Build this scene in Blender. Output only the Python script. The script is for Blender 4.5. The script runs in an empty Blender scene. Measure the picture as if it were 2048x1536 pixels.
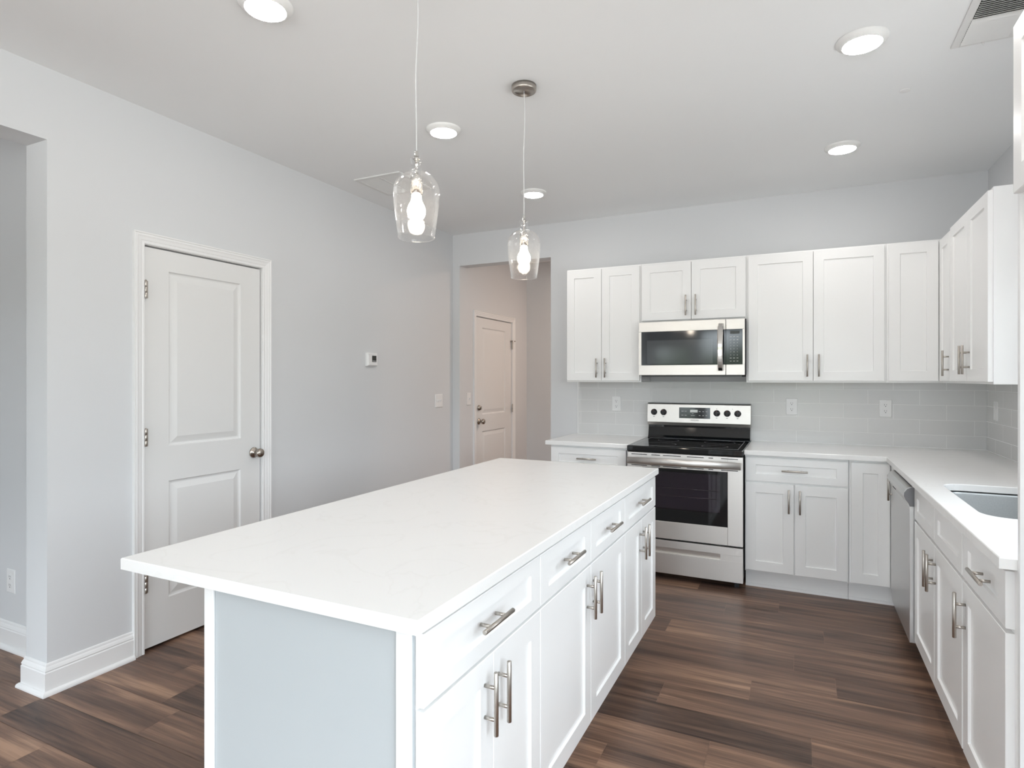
import bpy, bmesh, math, random
from mathutils import Vector, Matrix
from mathutils.geometry import tessellate_polygon
random.seed(7)
S = bpy.context.scene
C = S.collection
PI = math.pi

# ------------------------------------------------------------------ room measures (metres)
XL, XR, YB, ZC = -2.968, 1.114, 4.841, 2.745      # left wall, right wall, back wall, ceiling
REAR = -4.20                                      # wall behind the camera

# ------------------------------------------------------------------ camera
cam_d = bpy.data.cameras.new('camera'); cam = bpy.data.objects.new('camera', cam_d); C.objects.link(cam)
cam.location = (0, 0, 1.382)
cam.rotation_euler = (PI/2, 0, math.radians(25.675))
cam_d.sensor_width = 36; cam_d.lens = 1187.25*36/2048
cam_d.shift_x = (1024-1027.02)/2048; cam_d.shift_y = (757.6-768)/2048
cam_d.clip_start = .05
S.camera = cam

# ------------------------------------------------------------------ world: daylight sky over dark greenery
W = bpy.data.worlds.new('daylight'); S.world = W; W.use_nodes = True
nt = W.node_tree; nt.nodes.clear()
wo = nt.nodes.new('ShaderNodeOutputWorld'); bg = nt.nodes.new('ShaderNodeBackground')
tc = nt.nodes.new('ShaderNodeTexCoord'); sp = nt.nodes.new('ShaderNodeSeparateXYZ')
nz = nt.nodes.new('ShaderNodeTexNoise'); nz.inputs['Scale'].default_value = 14; nz.inputs['Detail'].default_value = 6
ad = nt.nodes.new('ShaderNodeMath'); ad.operation = 'MULTIPLY_ADD'; ad.inputs[1].default_value = -.12
a5 = nt.nodes.new('ShaderNodeMath'); a5.operation = 'ADD'; a5.inputs[1].default_value = .5
rp = nt.nodes.new('ShaderNodeValToRGB')
rp.color_ramp.elements[0].position = .37; rp.color_ramp.elements[0].color = (.63, .645, .63, 1)
rp.color_ramp.elements[1].position = .53; rp.color_ramp.elements[1].color = (.84, .93, 1.0, 1)
for ps, cl in ((.395, (.05, .065, .04, 1)), (.48, (.06, .08, .05, 1))):
    e = rp.color_ramp.elements.new(ps); e.color = cl
nt.links.new(tc.outputs['Generated'], sp.inputs[0]); nt.links.new(tc.outputs['Generated'], nz.inputs['Vector'])
nt.links.new(nz.outputs['Fac'], ad.inputs[0]); nt.links.new(sp.outputs['Z'], ad.inputs[2])
nt.links.new(ad.outputs[0], a5.inputs[0]); nt.links.new(a5.outputs[0], rp.inputs[0]); nt.links.new(rp.outputs[0], bg.inputs['Color'])
bg.inputs['Strength'].default_value = 8.0
nt.links.new(bg.outputs[0], wo.inputs[0])

# unseen window openings, sized for the daylight they let in: (name, wall, a0, a1, z0, z1); rear wall along X, right wall along Y
WIN_REAR = [(-2.86, -2.06, .03, 2.10), (-1.90, .95, .35, 2.42)]
WIN_RIGHT = [(-1.55, .62, .62, 2.38)]  # unseen window, added to brighten the near left wall
WIN_SINK = (1.99, 2.88, 1.06, 2.02)
WIN_SIDE = [(-5.7, -4.3, .6, 2.2)]                # room through the left opening, its own rear wall

def area(name, loc, rot, sx, sy, power, col=(1, 1, 1), portal=False):
    d = bpy.data.lights.new(name, 'AREA'); d.shape = 'RECTANGLE'; d.size = sx; d.size_y = sy
    d.energy = power; d.color = col
    if portal: d.cycles.is_portal = True
    o = bpy.data.objects.new(name, d); C.objects.link(o); o.location = loc; o.rotation_euler = rot
    return o
for i, (a0, a1, z0, z1) in enumerate(WIN_REAR):
    area('portal', ((a0+a1)/2, REAR-.13, (z0+z1)/2), (PI/2, 0, 0), a1-a0, z1-z0, 1, portal=True)
for a0, a1, z0, z1 in WIN_RIGHT+[WIN_SINK]:
    area('portal', (XR+.17, (a0+a1)/2, (z0+z1)/2), (PI/2, 0, PI/2), a1-a0, z1-z0, 1, portal=True)
for a0, a1, z0, z1 in WIN_SIDE:
    area('portal', ((a0+a1)/2, -2.13, (z0+z1)/2), (PI/2, 0, 0), a1-a0, z1-z0, 1, portal=True)

# ------------------------------------------------------------------ view
S.view_settings.view_transform = 'Standard'; S.view_settings.look = 'None'
S.view_settings.gamma = 1; S.view_settings.use_curve_mapping = False
S.view_settings.exposure = 0.50
S.cycles.max_bounces = 14; S.cycles.diffuse_bounces = 7; S.cycles.glossy_bounces = 5
S.cycles.transparent_max_bounces = 16
S.cycles.caustics_reflective = False; S.cycles.caustics_refractive = False
S.cycles.use_denoising = True

# ------------------------------------------------------------------ materials
def srgb(r, g, b):
    f = lambda c: (c/255/12.92) if c/255 <= .04045 else ((c/255+.055)/1.055)**2.4
    return (f(r), f(g), f(b), 1)
def new_mat(name):
    m = bpy.data.materials.new(name); m.use_nodes = True
    return m, m.node_tree, m.node_tree.nodes['Principled BSDF']
def mat(name, col, rough=.5, metal=0, bump=0, bscale=200, spec=.5, coat=0):
    m, t, p = new_mat(name)
    p.inputs['Base Color'].default_value = col; p.inputs['Roughness'].default_value = rough
    p.inputs['Metallic'].default_value = metal; p.inputs['Specular IOR Level'].default_value = spec
    p.inputs['Coat Weight'].default_value = coat
    if bump:
        n = t.nodes.new('ShaderNodeTexNoise'); n.inputs['Scale'].default_value = bscale; n.inputs['Detail'].default_value = 3
        c = t.nodes.new('ShaderNodeTexCoord'); b = t.nodes.new('ShaderNodeBump')
        b.inputs['Strength'].default_value = bump; b.inputs['Distance'].default_value = .001
        t.links.new(c.outputs['Object'], n.inputs['Vector']); t.links.new(n.outputs['Fac'], b.inputs['Height'])
        t.links.new(b.outputs[0], p.inputs['Normal'])
    return m
def brushed(name, col, rough, scale, var=.25):
    m, t, p = new_mat(name)
    p.inputs['Metallic'].default_value = 1; p.inputs['Roughness'].default_value = rough
    c = t.nodes.new('ShaderNodeTexCoord'); mp = t.nodes.new('ShaderNodeMapping'); mp.inputs['Scale'].default_value = scale
    n = t.nodes.new('ShaderNodeTexNoise'); n.inputs['Scale'].default_value = 1; n.inputs['Detail'].default_value = 4
    t.links.new(c.outputs['Object'], mp.inputs['Vector']); t.links.new(mp.outputs[0], n.inputs['Vector'])
    mx = t.nodes.new('ShaderNodeMix'); mx.data_type = 'RGBA'
    mx.inputs['A'].default_value = tuple(k*(1-var) for k in col[:3])+(1,); mx.inputs['B'].default_value = col
    t.links.new(n.outputs['Fac'], mx.inputs['Factor']); t.links.new(mx.outputs['Result'], p.inputs['Base Color'])
    mr = t.nodes.new('ShaderNodeMapRange'); mr.inputs['To Min'].default_value = rough*.8; mr.inputs['To Max'].default_value = rough*1.25
    t.links.new(n.outputs['Fac'], mr.inputs['Value']); t.links.new(mr.outputs[0], p.inputs['Roughness'])
    b = t.nodes.new('ShaderNodeBump'); b.inputs['Strength'].default_value = .06; b.inputs['Distance'].default_value = .0005
    t.links.new(n.outputs['Fac'], b.inputs['Height']); t.links.new(b.outputs[0], p.inputs['Normal'])
    return m
def emit(name, col, strength):
    m, t, p = new_mat(name)
    p.inputs['Base Color'].default_value = (.8, .8, .8, 1)
    p.inputs['Emission Color'].default_value = col; p.inputs['Emission Strength'].default_value = strength
    return m
def thin_glass(name, tint=(1, 1, 1, 1), ior=1.45, rough=.0, seeds=False, refl=(1, 1, 1, 1), edge=.8, power=4.5, haze=0):
    m = bpy.data.materials.new(name); m.use_nodes = True; t = m.node_tree; t.nodes.clear()
    o = t.nodes.new('ShaderNodeOutputMaterial'); mx = t.nodes.new('ShaderNodeMixShader')
    tr = t.nodes.new('ShaderNodeBsdfTransparent'); tr.inputs[0].default_value = tint
    gl = t.nodes.new('ShaderNodeBsdfGlossy'); gl.inputs['Roughness'].default_value = rough; gl.inputs['Color'].default_value = refl
    lw = t.nodes.new('ShaderNodeLayerWeight'); lw.inputs['Blend'].default_value = .5
    pw = t.nodes.new('ShaderNodeMath'); pw.operation = 'POWER'; pw.inputs[1].default_value = power
    fr = t.nodes.new('ShaderNodeMath'); fr.operation = 'MULTIPLY_ADD'; f0 = ((ior-1)/(ior+1))**2; fr.inputs[1].default_value = (1-f0)*edge; fr.inputs[2].default_value = f0
    t.links.new(lw.outputs['Facing'], pw.inputs[0]); t.links.new(pw.outputs[0], fr.inputs[0])
    t.links.new(fr.outputs[0], mx.inputs[0]); t.links.new(tr.outputs[0], mx.inputs[1]); t.links.new(gl.outputs[0], mx.inputs[2])
    if haze:                                       # slight diffuse and translucent share mixed into the glass
        df = t.nodes.new('ShaderNodeBsdfTranslucent'); dd = t.nodes.new('ShaderNodeBsdfDiffuse'); m1 = t.nodes.new('ShaderNodeMixShader'); m2 = t.nodes.new('ShaderNodeMixShader')
        m2.inputs[0].default_value = haze
        t.links.new(df.outputs[0], m1.inputs[1]); t.links.new(dd.outputs[0], m1.inputs[2]); t.links.new(mx.outputs[0], m2.inputs[1]); t.links.new(m1.outputs[0], m2.inputs[2])
        t.links.new(m2.outputs[0], o.inputs[0])
    else: t.links.new(mx.outputs[0], o.inputs[0])
    if seeds:
        c = t.nodes.new('ShaderNodeTexCoord'); v = t.nodes.new('ShaderNodeTexVoronoi'); v.inputs['Scale'].default_value = 95
        r = t.nodes.new('ShaderNodeValToRGB'); r.color_ramp.elements[0].position = .06; r.color_ramp.elements[1].position = .22
        r.color_ramp.elements[0].color = (1, 1, 1, 1); r.color_ramp.elements[1].color = (0, 0, 0, 1)
        n = t.nodes.new('ShaderNodeTexNoise'); n.inputs['Scale'].default_value = 22; n.inputs['Detail'].default_value = 3
        a = t.nodes.new('ShaderNodeMath'); a.operation = 'ADD'
        b = t.nodes.new('ShaderNodeBump'); b.inputs['Strength'].default_value = .55; b.inputs['Distance'].default_value = .002
        t.links.new(c.outputs['Object'], v.inputs['Vector']); t.links.new(c.outputs['Object'], n.inputs['Vector'])
        t.links.new(v.outputs['Distance'], r.inputs[0]); t.links.new(r.outputs[0], a.inputs[0]); t.links.new(n.outputs['Fac'], a.inputs[1])
        t.links.new(a.outputs[0], b.inputs['Height']); t.links.new(b.outputs[0], gl.inputs['Normal']); t.links.new(b.outputs[0], lw.inputs['Normal'])
    return m
def quartz():
    m, t, p = new_mat('white_quartz')
    c = t.nodes.new('ShaderNodeTexCoord')
    n = t.nodes.new('ShaderNodeTexNoise'); n.inputs['Scale'].default_value = 3.2; n.inputs['Detail'].default_value = 8; n.inputs['Distortion'].default_value = 1.4
    r = t.nodes.new('ShaderNodeValToRGB')
    r.color_ramp.elements[0].position = .485; r.color_ramp.elements[0].color = (.86, .855, .845, 1)
    r.color_ramp.elements[1].position = .53; r.color_ramp.elements[1].color = (.86, .855, .845, 1)
    k = r.color_ramp.elements.new(.507); k.color = (.835, .828, .815, 1)
    f = t.nodes.new('ShaderNodeTexNoise'); f.inputs['Scale'].default_value = 420; f.inputs['Detail'].default_value = 2
    mx = t.nodes.new('ShaderNodeMix'); mx.data_type = 'RGBA'; mx.blend_type = 'MULTIPLY'; mx.inputs['Factor'].default_value = .06
    t.links.new(c.outputs['Object'], n.inputs['Vector']); t.links.new(c.outputs['Object'], f.inputs['Vector'])
    t.links.new(n.outputs['Fac'], r.inputs[0]); t.links.new(r.outputs[0], mx.inputs['A']); t.links.new(f.outputs['Color'], mx.inputs['B'])
    t.links.new(mx.outputs['Result'], p.inputs['Base Color']); p.inputs['Roughness'].default_value = .22
    return m
def floor_mat():
    m, t, p = new_mat('walnut_plank')
    c = t.nodes.new('ShaderNodeTexCoord'); a = t.nodes.new('ShaderNodeAttribute'); a.attribute_name = 'plank'
    sh = t.nodes.new('ShaderNodeVectorMath'); sh.operation = 'SCALE'; sh.inputs['Scale'].default_value = 61
    addv = t.nodes.new('ShaderNodeVectorMath'); addv.operation = 'ADD'
    t.links.new(a.outputs['Vector'], sh.inputs[0]); t.links.new(c.outputs['Object'], addv.inputs[0]); t.links.new(sh.outputs[0], addv.inputs[1])
    def noise(scale, detail, dist=0, rough=.55):
        mp = t.nodes.new('ShaderNodeMapping'); mp.inputs['Scale'].default_value = scale
        n = t.nodes.new('ShaderNodeTexNoise'); n.inputs['Scale'].default_value = 1; n.inputs['Detail'].default_value = detail
        n.inputs['Distortion'].default_value = dist; n.inputs['Roughness'].default_value = rough
        t.links.new(addv.outputs[0], mp.inputs['Vector']); t.links.new(mp.outputs[0], n.inputs['Vector']); return n
    broad = noise((.85, 8.5, 1), 5, .7); mid = noise((1.6, 34, 1), 5, .5); fine = noise((3.2, 150, 1), 5, .25, .65)
    def math_(op, x, y, z=None):
        k = t.nodes.new('ShaderNodeMath'); k.operation = op
        for i, q in enumerate((x, y, z)):
            if q is None: continue
            if hasattr(q, 'is_linked'): t.links.new(q, k.inputs[i])
            else: k.inputs[i].default_value = q
        return k.outputs[0]
    sx = t.nodes.new('ShaderNodeSeparateXYZ'); t.links.new(a.outputs['Vector'], sx.inputs[0])
    v = math_('MULTIPLY_ADD', broad.outputs['Fac'], 1.35, -.22)
    v = math_('MULTIPLY_ADD', mid.outputs['Fac'], .75, v)
    v = math_('MULTIPLY_ADD', fine.outputs['Fac'], .55, v)
    v = math_('MULTIPLY_ADD', sx.outputs['Y'], .34, v)
    v = math_('MULTIPLY_ADD', v, 1.05, -.80)
    r = t.nodes.new('ShaderNodeValToRGB'); t.links.new(v, r.inputs[0])
    els = r.color_ramp.elements
    els[0].position = .08; els[0].color = FLOOR_COLS[0]
    els[1].position = .98; els[1].color = FLOOR_COLS[3]
    k = els.new(.36); k.color = FLOOR_COLS[1]
    k = els.new(.66); k.color = FLOOR_COLS[2]
    t.links.new(r.outputs[0], p.inputs['Base Color'])
    p.inputs['Roughness'].default_value = .36; p.inputs['Specular IOR Level'].default_value = .32
    b = t.nodes.new('ShaderNodeBump'); b.inputs['Strength'].default_value = .12; b.inputs['Distance'].default_value = .0006
    t.links.new(fine.outputs['Fac'], b.inputs['Height']); t.links.new(b.outputs[0], p.inputs['Normal'])
    return m
FLOOR_COLS = [srgb(56, 45, 41), srgb(93, 73, 63), srgb(126, 99, 83), srgb(172, 138, 114)]
def tile_mat(name, axis, off):
    """grey glazed subway tile, running bond; axis = horizontal world axis"""
    m, t, p = new_mat(name)
    c = t.nodes.new('ShaderNodeTexCoord'); s = t.nodes.new('ShaderNodeSeparateXYZ'); k = t.nodes.new('ShaderNodeCombineXYZ')
    t.links.new(c.outputs['Object'], s.inputs[0])
    ax = t.nodes.new('ShaderNodeMath'); ax.operation = 'ADD'; ax.inputs[1].default_value = off
    az = t.nodes.new('ShaderNodeMath'); az.operation = 'ADD'; az.inputs[1].default_value = -1.0025+10*.1005*2
    t.links.new(s.outputs[axis], ax.inputs[0]); t.links.new(s.outputs['Z'], az.inputs[0])
    t.links.new(ax.outputs[0], k.inputs['X']); t.links.new(az.outputs[0], k.inputs['Y'])
    br = t.nodes.new('ShaderNodeTexBrick'); br.inputs['Scale'].default_value = 1
    br.inputs['Brick Width'].default_value = .3025; br.inputs['Row Height'].default_value = .1005
    br.inputs['Mortar Size'].default_value = .0013; br.inputs['Mortar Smooth'].default_value = .3
    br.offset = .5; br.offset_frequency = 2; br.squash = 1
    br.inputs['Color1'].default_value = (.64, .64, .635, 1); br.inputs['Color2'].default_value = (.66, .66, .655, 1)
    br.inputs['Mortar'].default_value = (.80, .80, .79, 1)
    t.links.new(k.outputs[0], br.inputs['Vector']); t.links.new(br.outputs['Color'], p.inputs['Base Color'])
    mr = t.nodes.new('ShaderNodeMapRange'); mr.inputs['To Min'].default_value = .16; mr.inputs['To Max'].default_value = .7
    t.links.new(br.outputs['Fac'], mr.inputs['Value']); t.links.new(mr.outputs[0], p.inputs['Roughness'])
    n = t.nodes.new('ShaderNodeTexNoise'); n.inputs['Scale'].default_value = 9; t.links.new(c.outputs['Object'], n.inputs['Vector'])
    h = t.nodes.new('ShaderNodeMath'); h.operation = 'MULTIPLY_ADD'; h.inputs[1].default_value = -1
    t.links.new(br.outputs['Fac'], h.inputs[0]); t.links.new(n.outputs['Fac'], h.inputs[2])
    b = t.nodes.new('ShaderNodeBump'); b.inputs['Strength'].default_value = .25; b.inputs['Distance'].default_value = .0012
    t.links.new(h.outputs[0], b.inputs['Height']); t.links.new(b.outputs[0], p.inputs['Normal'])
    return m

M = {
 'wall': mat('grey_wall_paint', (.655, .665, .677, 1), .6, bump=.15, bscale=350, spec=.3),
 'ceiling': mat('ceiling_paint', (.84, .85, .855, 1), .8, bump=.15, bscale=250, spec=.2),
 'trim': mat('white_trim_paint', (.80, .80, .80, 1), .32),
 'door': mat('white_door_paint', (.74, .74, .735, 1), .42),
 'cab': mat('white_cabinet_lacquer', (.86, .86, .855, 1), .28),
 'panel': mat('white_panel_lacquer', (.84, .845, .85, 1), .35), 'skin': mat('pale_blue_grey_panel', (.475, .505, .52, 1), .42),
 'nickel': brushed('brushed_nickel', (.55, .51, .465, 1), .30, (300, 300, 18)),
 'steel': brushed('brushed_steel', (.73, .70, .67, 1), .41, (3, 500, 500), .07),
 'steel_v': brushed('brushed_steel_vertical', (.70, .695, .69, 1), .33, (400, 400, 4), .08),
 'sink': brushed('sink_steel', (.36, .37, .37, 1), .38, (180, 8, 180), .25),
 'chrome': mat('polished_nickel', (.75, .73, .70, 1), .12, 1),
 'bronze': mat('dark_nickel', (.40, .36, .32, 1), .25, 1),
 'black_glass': mat('black_ceramic_glass', (.006, .007, .008, 1), .06, spec=.5),
 'micro_glass': mat('smoked_glass', (.018, .021, .025, 1), .07, spec=.6),
 'micro_window': mat('screened_glass', (.045, .05, .055, 1), .09, spec=.7),
 'black': mat('black_enamel', (.012, .012, .013, 1), .3),
 'black_plastic': mat('black_plastic', (.02, .02, .022, 1), .38),
 'dark': mat('dark_void', (.01, .01, .01, 1), .8),
 'grey_plastic': mat('grey_plastic', (.22, .22, .235, 1), .35),
 'plastic': mat('white_plastic', (.80, .80, .80, 1), .3),
 'slot': mat('socket_slot', (.05, .05, .05, 1), .6),
 'quartz': quartz(), 'floor': floor_mat(),
 'seam': mat('plank_seam', srgb(140, 115, 98), .6),
 'tile_back': tile_mat('grey_tile_back', 'X', -.285+.3025*20),
 'tile_right': tile_mat('grey_tile_right', 'Y', -.10+.3025*20),
 'lens': emit('lit_lens', (1, .965, .935, 1), 52.0),
 'bulb': emit('lit_bulb', (1, .87, .72, 1), 32.0),
 'ring': mat('lamp_trim', (.80, .80, .79, 1), .45),
 'shade': thin_glass('seeded_glass', (.98, .98, .98, 1), 1.30, .06, True, edge=1.0, power=2.8, haze=.012),
 'pane': thin_glass('window_pane', (1, 1, 1, 1), 1.2),
 'oven_pane': thin_glass('tinted_oven_glass', (.52, .49, .53, 1), 1.5, .02),
 'cord': mat('clear_cord', (.62, .62, .62, 1), .3),
 'lcd': emit('lcd_glow', (.10, .16, .12, 1), .25),
 'screen': mat('dark_screen', (.03, .032, .03, 1), .2),
 'print': mat('light_print', (.62, .62, .62, 1), .5),
 'dark_print': mat('dark_print', (.12, .12, .12, 1), .5),
 'red': mat('red_mark', (.25, .03, .02, 1), .4),
 'vent': mat('vent_enamel', (.72, .72, .71, 1), .4),
 'patch': mat('ceiling_cap_paint', (.78, .78, .775, 1), .6),
}

# ------------------------------------------------------------------ mesh helpers
class MB:
    def __init__(self): self.bm = bmesh.new()
    def box(self, x0, x1, y0, y1, z0, z1, bev=0, seg=2):
        t = bmesh.new(); bmesh.ops.create_cube(t, size=1)
        for v in t.verts:
            v.co = Vector(((x0+x1)/2+v.co.x*(x1-x0), (y0+y1)/2+v.co.y*(y1-y0), (z0+z1)/2+v.co.z*(z1-z0)))
        if bev: bmesh.ops.bevel(t, geom=list(t.edges), offset=bev, segments=seg, profile=.5, affect='EDGES')
        self.merge(t); return self
    def merge(self, t, mtx=None):
        mp = {}
        for v in t.verts: mp[v] = self.bm.verts.new(mtx @ v.co if mtx else v.co)
        for f in t.faces:
            try:
                g = self.bm.faces.new([mp[v] for v in f.verts]); g.smooth = f.smooth
            except ValueError: pass
        t.free()
    def loops(self, loops, cap0=True, cap1=True, smooth=False, closed=True):
        """skin consecutive loops of equal vertex count"""
        vs = [[self.bm.verts.new(p) for p in L] for L in loops]
        n = len(vs[0])
        for a, b in zip(vs, vs[1:]):
            for i in range(n if closed else n-1):
                j = (i+1) % n
                f = self.bm.faces.new((a[i], a[j], b[j], b[i])); f.smooth = smooth
        if cap0: self.bm.faces.new(vs[0][::-1])
        if cap1: self.bm.faces.new(vs[-1])
        return self
    def rings(self, rr, cap0=True, cap1=True):
        """rectangles (x0,x1,z0,z1,y) skinned along y"""
        return self.loops([[(a, y, c), (b, y, c), (b, y, d), (a, y, d)] for a, b, c, d, y in rr], cap0, cap1)
    def cyl(self, p, q, r, r2=None, seg=18, smooth=True, ch=0):
        p, q = Vector(p), Vector(q); d = (q-p); L = d.length; d.normalize()
        u = d.orthogonal().normalized(); w = d.cross(u); r2 = r if r2 is None else r2
        prof = [(0, r), (L, r2)] if not ch else [(0, r-ch), (ch, r), (L-ch, r2), (L, r2-ch)]
        lp = [[p+d*h+(u*math.cos(2*PI*i/seg)+w*math.sin(2*PI*i/seg))*rr for i in range(seg)] for h, rr in prof]
        return self.loops(lp, smooth=smooth)
    def lathe(self, prof, c=(0, 0, 0), seg=40, closed=False, smooth=True, cap=False):
        c = Vector(c); P = prof+[prof[0]] if closed else prof
        lp = [[c+Vector((max(r, 1e-5)*math.cos(2*PI*i/seg), max(r, 1e-5)*math.sin(2*PI*i/seg), z)) for i in range(seg)] for r, z in P]
        return self.loops(lp, cap, cap, smooth)
    def tube(self, pts, r, seg=10):
        pts = [Vector(p) for p in pts]; lp = []
        for i, p in enumerate(pts):
            d = (pts[min(i+1, len(pts)-1)]-pts[max(i-1, 0)]).normalized()
            u = Vector((1, 0, 0)) if abs(d.x) < .9 else Vector((0, 1, 0)); u = (u-d*u.dot(d)).normalized(); w = d.cross(u)
            lp.append([p+(u*math.cos(2*PI*k/seg)+w*math.sin(2*PI*k/seg))*r for k in range(seg)])
        return self.loops(lp, smooth=True)
    def prism(self, pts, axis, a, b, smooth=False):
        """2-D outline extruded along an axis: X:(y,z) Y:(x,z) Z:(x,y)"""
        f = {'X': lambda p, h: (h, p[0], p[1]), 'Y': lambda p, h: (p[0], h, p[1]), 'Z': lambda p, h: (p[0], p[1], h)}[axis]
        return self.loops([[f(p, a) for p in pts], [f(p, b) for p in pts]], smooth=smooth)
    def sweep(self, path, N, prof):
        """profile (a sideways, b along N) along a mitred path"""
        N = Vector(N); P = [Vector(p) for p in path]
        T = [(q-p).normalized() for p, q in zip(P, P[1:])]; O = [t.cross(N).normalized() for t in T]
        lp = []
        for i, p in enumerate(P):
            if i == 0: o = O[0]
            elif i == len(P)-1: o = O[-1]
            else:
                s = O[i-1]+O[i]; o = s/(s.dot(O[i]))
            lp.append([p+o*a+N*b for a, b in prof])
        return self.loops(lp)
    def build(self, name, m, parent=None, loc=None, label=None):
        bmesh.ops.recalc_face_normals(self.bm, faces=list(self.bm.faces))
        me = bpy.data.meshes.new(name); self.bm.to_mesh(me); self.bm.free()
        return obj(name, me, m, parent, loc, label)
def obj(name, me, m, parent=None, loc=None, label=None):
    if m is not None and not me.materials: me.materials.append(m)
    o = bpy.data.objects.new(name, me); C.objects.link(o)
    if parent: o.parent = parent
    if loc: o.location = loc
    if label: o['label'] = label
    return o
def tag(o, label, cat, group=None):
    o['label'] = label; o['category'] = cat
    if group: o['group'] = group
    return o
def thing(name, label, cat, loc=(0, 0, 0), rz=0, group=None):
    o = bpy.data.objects.new(name, None); C.objects.link(o); o.empty_display_size = .1
    o.location = loc; o.rotation_euler = (0, 0, rz)
    return tag(o, label, cat, group)
def struct(name, mb, m, parent=None):
    o = mb.build(name, m, parent)
    if not parent: o['kind'] = 'structure'
    return o
def offset_poly(pts, d):
    """move every edge of a CCW outline inwards by d"""
    n = len(pts); out = []
    for i in range(n):
        p0, p, p1 = Vector(pts[i-1]), Vector(pts[i]), Vector(pts[(i+1) % n])
        a = (p-p0).normalized(); b = (p1-p).normalized()
        na, nb = Vector((-a.y, a.x)), Vector((-b.y, b.x)); s = na+nb
        out.append(tuple(p+s*(d/max(s.dot(nb), 1e-6))))
    return out
def rrect(x0, x1, y0, y1, r, n=8):
    out = []
    for cx, cy, a in ((x1-r, y0+r, -PI/2), (x1-r, y1-r, 0), (x0+r, y1-r, PI/2), (x0+r, y0+r, PI)):
        out += [(cx+r*math.cos(a+PI/2*k/n), cy+r*math.sin(a+PI/2*k/n)) for k in range(n+1)]
    return out
def slab(mb, outer, z0, z1, hole=None, ch=.0025):
    """countertop: outline (CCW) with eased edges and an optional cut-out"""
    def side(pts, sgn):
        i = offset_poly(pts, ch*sgn)
        L = [[(x, y, z0) for x, y in pts], [(x, y, z1-ch) for x, y in pts], [(x, y, z1) for x, y in i]]
        mb.loops(L, False, False); return i
    ot = side(outer, 1); loops_t, loops_b = [ot], [outer]
    if hole:
        ht = side(hole[::-1], 1); loops_t.append(ht); loops_b.append(hole[::-1])
    for L, z in ((loops_t, z1), (loops_b, z0)):
        flat = [p for l in L for p in l]; vs = [mb.bm.verts.new((x, y, z)) for x, y in flat]
        for tri in tessellate_polygon([[Vector((x, y, 0)) for x, y in l] for l in L]):
            try: mb.bm.faces.new([vs[i] for i in tri])
            except ValueError: pass
    bmesh.ops.remove_doubles(mb.bm, verts=list(mb.bm.verts), dist=1e-5)
    return mb

# ------------------------------------------------------------------ setting: floor of individual-looking planks
PW = .1847
JOINT = {15: .62, 14: -.109, 13: -.40, 12: .12, 11: -.66, 10: -.022, 9: .15, 8: -.195, 7: -.55, 6: .043, 5: -.305, 4: -.655,
         3: -.2, 2: -2.453, 1: -2.326, 0: -2.95, -1: -2.557, -2: -1.9}
TONE = {(0, -2.95): .22, (0, -4.17): .72, (1, -2.326): .35, (1, -3.546): .62, (2, -2.453): .30, (2, -3.673): .75, (-1, -2.557): .80, (-1, -3.777): .84,
        (12, .12): .42, (9, .15): .25, (9, -1.07): .5, (8, -.195): .62, (7, -.55): .6, (7, -1.77): .2, (6, .043): .38, (5, -.305): .45, (5, -1.525): .7,
        (4, -.655): .55, (10, -.022): .55, (13, -.40): .6}
fb = bmesh.new(); vals = []
lay = None
for k in range(-31, 30):
    y0 = 1.26+k*PW; y1 = y0+PW
    if y1 > 6.5 or y0 < -4.3: continue
    j = JOINT.get(k, random.uniform(-.6, .6))
    for n in range(-7, 5):
        x0 = j+n*1.22; x1 = x0+1.22
        if x1 < -6.1 or x0 > 1.3: continue
        g = .0007
        f = fb.faces.new([fb.verts.new(p) for p in ((x0+g, y0+g, 0), (x1-g, y0+g, 0), (x1-g, y1-g, 0), (x0+g, y1-g, 0))])
        tone = random.uniform(.15, .85)
        for (kk, xx), tv in TONE.items():
            if kk == k and abs(xx-x0) < .02: tone = tv
        vals.append((random.random(), tone, random.random()))
nf = len(fb.faces)
for p in [((-6.2, -4.35, -.0012), (1.35, -4.35, -.0012), (1.35, 6.6, -.0012), (-6.2, 6.6, -.0012)),
          ((-6.2, -4.35, -.10), (-6.2, 6.6, -.10), (1.35, 6.6, -.10), (1.35, -4.35, -.10))]:
    fb.faces.new([fb.verts.new(q) for q in p]); vals.append((0, 0, 0))
fm = bpy.data.meshes.new('floor'); fb.to_mesh(fm); fb.free()
at = fm.attributes.new('plank', 'FLOAT_VECTOR', 'FACE')
for i, v in enumerate(vals): at.data[i].vector = v
fm.materials.append(M['floor']); fm.materials.append(M['seam'])
for i, p in enumerate(fm.polygons): p.material_index = 1 if i >= nf else 0
fl = obj('floor', fm, None); fl['kind'] = 'structure'

struct('ceiling', MB().box(-6.2, 1.35, -4.35, 6.6, ZC, ZC+.1), M['ceiling'])

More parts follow.
